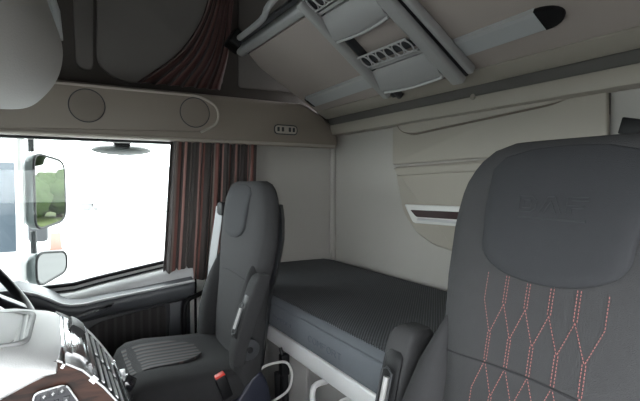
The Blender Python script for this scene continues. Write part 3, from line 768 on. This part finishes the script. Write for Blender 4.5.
# grab rail seen behind the locker
bm = new(); tube(bm, [PY(44, -25, 2.16), PY(56, 12, 2.16), PY(59, 40, 2.16)], .016, 10); tube(bm, [PY(40, -25, 2.18), PY(51, 12, 2.18), PY(54, 38, 2.18)], .010, 8)
obj('pillar_rail', bm, M['alu'], origin=PY(58, 36, 2.16), label='satin metal rail on the front pillar behind the overhead locker', category='rail')
# ================================================================ DASHBOARD CONSOLE
dc = thing('dashboard', 'pale topped dashboard centre console with dark walnut trim and vents', 'dashboard', (-.3, .85, 0))
PR = [(-.5, .872), (-.3, .876), (-.12, .876), (-.06, .872), (0, .858), (.03, .838), (.056, .808), (.075, .780), (.092, .750), (.112, .705), (.128, .655), (.14, .58), (.145, .45)]
def prof(x, off=0):
    for (a, za), (b, zb) in zip(PR, PR[1:]):
        if x <= b:
            k = (x-a)/(b-a); z = za+(zb-za)*k; n = V((-(zb-za), 0, b-a)).normalized(); return V((x, 0, z))+n*off
    return V((PR[-1][0], 0, PR[-1][1]))
Y0, Y1 = .70, .955
bm = new(); loft(bm, [[V((x, y, z)) for x, z in PR+[(.145, 0), (-.9, 0), (-.9, .872)]] for y in (Y0, Y1)]); obj('console_body', bm, M['wood'], dc)
def strip(name, x0, x1, ya, yb, m_, off=.004, n=5, parent=dc, bow=0):
    rings = []
    for i in range(n+1):
        x = x0+(x1-x0)*i/n; a = prof(x, off); b = prof(x, -.003)
        rings.append([V((b.x, ya, b.z)), V((a.x, ya, a.z)), V((a.x, ya+.004, a.z+.0008)), V((a.x, yb-.004, a.z+.0008)), V((a.x, yb, a.z)), V((b.x, yb, b.z))])
    bm = new(); loft(bm, rings); return obj(name, bm, m_, parent, ang=50)
# top pad with soft rolled lip toward the passenger
rings = []
for x in [-.9, -.5, -.3, -.12, -.06, -.03, -.012, 0]:
    z = prof(max(x, -.5)).z; zb = .849+.45*max(x, -.12); h_ = z-zb; xe = min(x, -.001)
    rings.append([V((xe, Y0-.002, zb)), V((xe, Y0-.016, zb+.15*h_)), V((xe, Y0-.022, zb+.4*h_)), V((xe, Y0-.020, zb+.7*h_)), V((xe, Y0-.008, zb+.97*h_)), V((xe, Y0+.02, z+.006)), V((xe, Y0+.06, z+.009)), V((xe, Y1-.05, z+.012)), V((xe, Y1-.005, z+.006)), V((xe, Y1+.012, z-.012)), V((xe, Y1+.012, z-.04)), V((xe, Y0+.012, zb+.003))])
    if x == 0:
        rings[-1] = [p+V((.012*math.sin(PI*min(1, max(0, (p.y-Y0+.02)/(Y1-Y0+.03)))), 0, -.003)) for p in rings[-1]]
bm = new(); loft(bm, rings); pad = obj('dash_pad', bm, M['dashtop'], dc, ang=50)
gp = rounded([V((-.30, Y0+.035, .886)), V((-.035, Y0+.035, .878)), V((-.030, Y1-.055, .880)), V((-.30, Y1-.045, .888))], .025, 6)
bm = new(); prism(bm, gp, (0, 0, -.006)); gl = obj('dash_speaker', bm, M['dashrib'], pad)
bm = new(); tube(bm, gp, .004, 8, closed=True); obj('speaker_rim', bm, M['dashgrille'], gl)
strip('pad_edge_trim', .006, .009, Y0-.01, Y1, M['chrome'], .003)
strip('fascia_panel', .012, .019, Y0+.05, Y1, M['fascia'], .003)
strip('display_panel', .021, .039, Y0+.06, Y1-.07, M['fascia'], .003)
strip('display_hood', .020, .038, Y1-.068, Y1-.01, M['black'], .010)
strip('fascia_trim', .0405, .0465, Y0-.002, Y1+.003, M['fascia'], .006)
strip('vent_housing', .049, .090, Y0+.004, Y1, M['black'], .002)
for ya, yb in ((Y0+.016, (Y0+Y1)/2-.01), ((Y0+Y1)/2+.01, Y1-.016)):
    for k in range(4):
        x = .054+k*.009
        strip('vent_blade', x, x+.0032, ya, yb, M['white'], .004)
strip('crescent_trim', .0925, .100, Y0+.01, Y1+.003, M['fascia'], .006)
strip('lower_fascia', .102, .135, Y0+.01, Y1, M['blackgloss'], .004)
bm = new(); tube(bm, [V((prof(x, .003).x, Y1+.002, prof(x, .003).z)) for x in [0, .01, .02, .03, .04, .056, .075, .092, .112]], .0025, 8); obj('edge_bead', bm, M['silver'], dc)
bm = new(); tube(bm, [V((prof(x, .002).x, Y0-.002, prof(x, .002).z)) for x in [0, .01, .02, .03, .04, .056, .075, .092, .112]], .0014, 8); obj('wood_bead', bm, M['silver'], dc)
# switch panel on the wooden side
Ys = Y0-.001
sp_ = rounded([PY(34, 392, Ys), PY(66, 383, Ys), PY(80, 403, Ys), PY(76, 422, Ys), PY(30, 432, Ys)], .008)
bm = new(); prism(bm, sp_, (0, -.006, 0), .002); sw = obj('switch_panel', bm, M['screen'], dc)
bm = new(); tube(bm, [p+V((0, -.005, 0)) for p in sp_], .0012, 6, closed=True); obj('switch_rim', bm, M['silver'], sw)
for (u, v) in ((44, 396), (53, 393), (62, 390), (45, 407), (55, 404), (66, 400)):
    a = PY(u, v, Ys-.006)
    bm = new(); ex = (PY(u+3.4, v-1, Ys-.006)-a); ez = (PY(u+.8, v-4, Ys-.006)-a)
    obox(bm, a, ex, V((0, .002, 0)), ez, .001); b_ = obj('push_button', bm, M['dark'], sw)
    bm = new(); tube(bm, [a+ex*.5+V((0, -.003, 0)), a-ex*.5+V((0, -.003, 0))], .0007, 5); tube(bm, [a+ez*.45+V((0, -.003, 0)), a-ez*.45+V((0, -.003, 0))], .0007, 5); obj('button_icon', bm, M['icon'], b_)
# rest of the dashboard across the cab front
bm = new(); 
loft(bm, [[V((x, y, z)) for x, z in ((-.94, 0), (-.94, .78), (-.60, .82), (-.42, .80), (-.36, .74), (-.40, .45), (-.45, 0))] for y in (YN+.02, Y0)]); obj('passenger_fascia', bm, M['dark'], dc, ang=50)
bm = new(); 
loft(bm, [[V((x, y, z)) for x, z in ((-.94, 0), (-.94, .78), (-.50, .84), (-.25, .80), (-.20, .72), (-.28, .45), (-.30, 0))] for y in (Y1, 2.06)]); obj('driver_fascia', bm, M['dark'], dc, ang=50)
# instrument binnacle
bm = new(); loft(bm, [[V((x, y, z+dz_)) for x, z in ((-.50, .80), (-.46, .90), (-.30, .92), (-.24, .90), (-.22, .82), (-.24, .76))] for y, dz_ in ((1.30, -.03), (1.36, 0), (1.84, 0), (1.90, -.03))]); bn = obj('instrument_binnacle', bm, M['dark2'], dc, ang=50)

# stalk / knob at console end
kn = thing('control_lever', 'black rotary knob lever with a silver collar at the console end by the driver seat', 'lever', PY(127, 395, 1.0))
a = PY(127, 382, 1.0); b = PY(118, 402, .96)
bm = new(); tube(bm, [a, a+V((.004, 0, -.03)), b+V((0, 0, -.05)), b+V((-.0, 0, -.20))], .008, 10, smooth=4); obj('lever_stem', bm, M['black'], kn)
bm = new(); d_ = (PY(133, 386, 1.0)-PY(120, 380, 1.0)).normalized(); disc(bm, PY(122, 381, 1.0), d_, .017, .024, 24, .003); obj('lever_knob', bm, M['blackgloss'], kn)
bm = new(); disc(bm, PY(118, 380, 1.0), d_, .014, .010, 24, .002); box(bm, PY(118, 378, 1.0)+V((-.004, -.004, 0)), PY(118, 378, 1.0)+V((.014, .004, .016)), .002); obj('lever_collar', bm, M['silver'], kn)

# ================================================================ STEERING WHEEL
swh = thing('steering_wheel', 'black steering wheel rim behind the pale dashboard at the left edge', 'steering wheel', (-.24, 1.60, .80))
WC = V((-.205, 1.60, .855)); al = math.radians(50); d1 = V((math.cos(al), 0, -math.sin(al))); d2 = V((0, 1, 0)); wn = V((math.sin(al), 0, math.cos(al))); WR = .228
bm = new(); tube(bm, [WC+d1*WR*math.cos(a)+d2*WR*math.sin(a) for a in [2*PI*k/64 for k in range(64)]], .0145, 12, closed=True); obj('wheel_rim', bm, M['black'], swh)
bm = new(); disc(bm, WC-wn*.05, wn, .075, .04, 32, .012); hb_ = obj('wheel_hub', bm, M['dark'], swh)
for a in (.45, 2.69, PI*1.15, -.15*PI):
    bm = new(); tube(bm, [WC-wn*.03+(d1*math.cos(a)+d2*math.sin(a))*.06, WC-wn*.015+(d1*math.cos(a)+d2*math.sin(a))*.15, WC+(d1*math.cos(a)+d2*math.sin(a))*(WR-.005)], 0, 10, flat=(wn, .016, .006)); obj('spoke', bm, M['dark2'], swh)
bm = new(); tube(bm, [WC-wn*.05, WC-wn*.33], .035, 16); obj('column', bm, M['dark'], swh)

# ================================================================ OUTSIDE MIRRORS
dm = thing('door_mirror', 'tall and small outside mirrors on a white bracket beyond the side window', 'mirror', (-.10, 2.5, .52))
def mirror_unit(z0, z1, wide, x0=-.075):
    pin = V((x0, 2.50, 0)); pout = V((x0+.135*wide, 2.50+.235*wide, 0)); e = (pout-pin).normalized(); n = V((e.y, -e.x, 0))
    W = (pout-pin).length
    def poly(gr, off, r):
        p = [pin-e*gr+V((0, 0, z0-gr)), pin+e*(W+gr)+V((0, 0, z0-gr+.03)), pin+e*(W+gr)+V((0, 0, z1+gr-.03)), pin-e*gr+V((0, 0, z1+gr))]
        return [q_+n*off for q_ in rounded(p, r, 8)]
    bm = new(); P1 = poly(.008, .004, .07); P2 = poly(.008, -.03, .07); P3 = poly(-.01, -.065, .08); P4 = poly(-.05, -.08, .08)
    loft(bm, [P1, P2, P3, P4]); hs_ = obj('mirror_housing', bm, M['mint'], dm, ang=50)
    bm = new(); prism(bm, poly(-.004, .004, .06), n*.004); obj('mirror_pane', bm, M['mirror'], hs_)
    bm = new(); tube(bm, poly(.003, .006, .065), .006, 8, closed=True); obj('mirror_rim', bm, M['black'], hs_)
mirror_unit(.875, 1.235, .93); mirror_unit(.605, .765, .93)
bm = new(); tube(bm, [(-.12, 2.22, 1.30), (-.118, 2.52, 1.31), (-.128, 2.50, 1.27), (-.128, 2.50, .9), (-.128, 2.50, .58), (-.12, 2.42, .54), (-.13, 2.22, .52)], .017, 12, smooth=4)
obj('mirror_bracket', bm, M['white'], dm)
for z0, z1 in ((1.24, 1.33), (.765, .87)):
    bm = new(); tube(bm, [(-.08, 2.51, z0), (-.08, 2.51, z1)], .014, 10); obj('mirror_joint', bm, M['dark'], dm)
# kerb mirror above the door
km = thing('kerb_mirror', 'pale kerb mirror hanging from a black mount outside the top of the window', 'mirror', PY(122, 150, 2.32))
a = PY(122, 150, 2.36)
bm = new(); ellipsoid(bm, a+V((0, 0, .0)), .135, .07, .026); obj('mirror_housing', bm, mat('kerb_mirror_shell', (.16, .17, .17), .5), km)
bm = new(); b0 = PY(122, 141, 2.28); loft(bm, [[b0+V((sx*.042*k, sy*.03*k, z_)) for sx, sy in ((-1, -1), (1, -1), (1, 1), (-1, 1))] for z_, k in ((.03, 1), (.0, .95), (-.03, .7))]); obj('mount', bm, M['black'], km)

# ================================================================ OUTSIDE WORLD
GZ = -1.35
bm = new(); box(bm, (-60, -60, GZ-.1), (60, 90, GZ)); struct('ground', bm, M['asphalt'])
def truck(x0, y0, facing, label, L=2.0):
    """lorry cab, front face toward -Y at y0, nearer side at x0+1.2"""
    t = thing('parked_truck', label, 'truck', (x0, y0+1, GZ))
    bm = new(); pr = [(0, .35), (0, 1.3), (.06, 1.55), (.28, 2.75), (.7, 3.25), (L, 3.3), (L, .5), (.9, .5), (.8, .35)]
    prism(bm, [V((x0-1.2, y0+a, GZ+z)) for a, z in pr], (2.4, 0, 0), .06, 3); obj('cab', bm, M['truckwhite'], t)
    bm = new(); loft(bm, [[V((x0+sx, y0+a, GZ+z)) for sx in (-1.08, 1.08)]+[V((x0+sx, y0+a+.1, GZ+z)) for sx in (1.08, -1.08)] for a, z in ((.05, 1.65), (.17, 2.25), (.25, 2.68))]); obj('windscreen', bm, M['truckglass'], t)
    bm = new(); box(bm, (x0-.9, y0-.03, GZ+.75), (x0+.9, y0+.05, GZ+1.35), .02); g_ = obj('grille', bm, M['dark'], t)
    bm = new()
    for k in range(4): box(bm, (x0-.85, y0-.05, GZ+.82+k*.13), (x0+.85, y0-.03, GZ+.86+k*.13))
    obj('grille_bar', bm, M['silver'], g_)
    bm = new(); box(bm, (x0-1.2, y0-.10, GZ+.30), (x0+1.2, y0+.1, GZ+.68), .04); obj('bumper', bm, M['trailer'], t)
    for sx in (-1, 1):
        bm = new(); box(bm, (x0+sx*.95-.18, y0-.13, GZ+.42), (x0+sx*.95+.18, y0-.09, GZ+.62), .03); obj('headlight', bm, M['chrome'], t)
        bm = new(); disc(bm, (x0+sx*1.16, y0+.95, GZ+.5), (-sx, 0, 0), .5, .3, 32, .03); obj('wheel', bm, M['black'], t)
        bm = new(); box(bm, (x0+sx*1.30-.1, y0-.02, GZ+1.75), (x0+sx*1.30+.1, y0+.1, GZ+2.55), .04); obj('door_mirror', bm, M['dark'], t)
    return t
truck(-1.45, 6.2, 1, 'white lorry parked beside the cab, seen at the left window edge behind the mirrors')
def trailer(x0, y0, L, H, label, m_='trailer'):
    t = thing('semi_trailer', label, 'trailer', (x0, y0, GZ), None)
    bm = new(); box(bm, (x0-L/2, y0, GZ+1.1), (x0+L/2, y0+2.5, GZ+H), .05); obj('box_body', bm, M[m_], t)
    bm = new(); box(bm, (x0-L/2, y0-.02, GZ+.6), (x0+L/2, y0+.05, GZ+1.0), .02); obj('side_skirt', bm, M['trailer'], t)
    for dx in (-.42, .30, .42):
        bm = new(); disc(bm, (x0+dx*L, y0+.05, GZ+.5), (0, 1, 0), .5, .3, 24, .03); obj('wheel', bm, mat('tyre_grey', (.2, .2, .2), .8), t)
trailer(7.2, 38, 9, 3.7, 'distant pale box trailer in the middle of the bright yard')
trailer(.5, 44, 7, 3.4, 'distant pale box trailer nearer the mirrors in the bright yard')
rb = thing('road_barrier', 'red and white block barrier standing in the yard just right of the mirrors', 'barrier', (.05, 19, GZ))
for k in range(3):
    bm = new(); x0 = -.55+k*.42; prism(bm, [V((x0+.02, 18.8, GZ)), V((x0+.40, 18.8, GZ)), V((x0+.36, 18.9, GZ+.62)), V((x0+.06, 18.9, GZ+.62))], (0, .4, 0), .03); obj('barrier_block', bm, M['carred' if k == 1 else 'whitep'], rb)

# trees and hedge behind the truck, seen in the mirrors
bm = new(); box(bm, (23, 4, GZ), (60, 60, GZ+.03)); obj('grass_verge', bm, M['grassm'], kind='structure')
def crown(bm, c, r, n, seed):
    rnd = random.Random(seed)
    for k in range(n):
        a = rnd.uniform(0, 2*PI); b = rnd.uniform(-.6, 1); q = r*rnd.uniform(.35, .75)
        p = V(c)+V((math.cos(a)*math.cos(b)*q, math.sin(a)*math.cos(b)*q, math.sin(b)*q*.9))
        t = bmesh.new(); bmesh.ops.create_icosphere(t, subdivisions=3, radius=r*rnd.uniform(.35, .55))
        for v in t.verts: v.co = v.co*(1+.16*rnd.uniform(-1, 1))+p
        merge(bm, t)
tl = ['broad green bush nearest in the mirror reflection', 'green bush second along the verge in the mirror reflection', 'tall dark tree behind the bushes in the mirror', 'darker tall tree at the far end of the verge', 'round bush beside the darker tall tree']
for i, (x, y, r, h, m_) in enumerate(((26, 12.5, 1.9, 1.5, 'leaf'), (27.5, 16, 2.0, 1.6, 'leaf'), (33, 13, 3.0, 4.6, 'leaf2'), (34, 19, 3.2, 4.8, 'leaf2'), (29, 20, 1.9, 1.5, 'leaf'))):
    t = thing('tree' if h > 2 else 'bush', tl[i]+', behind the truck', 'tree' if h > 2 else 'bush', (x, y, GZ))
    bm = new(); crown(bm, (x, y, GZ+h), r, 14, i); obj('foliage', bm, M[m_], t, ang=180)
    bm = new(); tube(bm, [(x, y, GZ-.02), (x+.05, y, GZ+h*.5), (x, y+.1, GZ+h)], [.22, .17, .1], 10); obj('trunk', bm, M['bark'], t)

# ================================================================ LIGHT, CAMERA
w = bpy.data.worlds.new('overcast_sky'); bpy.context.scene.world = w; w.use_nodes = True; nt = w.node_tree
bg = nt.nodes['Background']; tc = nt.nodes.new('ShaderNodeTexCoord'); sp = nt.nodes.new('ShaderNodeSeparateXYZ'); nt.links.new(tc.outputs['Generated'], sp.inputs[0])
r = nt.nodes.new('ShaderNodeValToRGB'); r.color_ramp.elements[0].position = 0; r.color_ramp.elements[0].color = (.96, .98, 1, 1); r.color_ramp.elements[1].position = .7; r.color_ramp.elements[1].color = (.94, .97, 1, 1)
nt.links.new(sp.outputs[2], r.inputs[0]); nt.links.new(r.outputs[0], bg.inputs[0]); bg.inputs[1].default_value = 13.0

cam = bpy.data.cameras.new('camera'); cam.sensor_fit = 'HORIZONTAL'; cam.sensor_width = 36; cam.lens = F/640*36; cam.clip_start = .02; cam.clip_end = 300
co = bpy.data.objects.new('camera', cam); C.objects.link(co); co.location = (0, 0, CZ)
co.rotation_euler = Matrix((RT, UP, -FW)).transposed().to_euler()
sc = bpy.context.scene; sc.camera = co
for o in list(bpy.data.objects):
    if 'org' in o: del o['org']
sc.view_settings.view_transform = 'Standard'; sc.view_settings.look = 'None'; sc.view_settings.gamma = 1; sc.view_settings.use_curve_mapping = False
sc.view_settings.exposure = 0.0
sc.cycles.max_bounces = 12; sc.cycles.diffuse_bounces = 6; sc.cycles.transparent_max_bounces = 12
sc.cycles.sample_clamp_indirect = 6; sc.cycles.use_denoising = True; sc.cycles.caustics_reflective = False
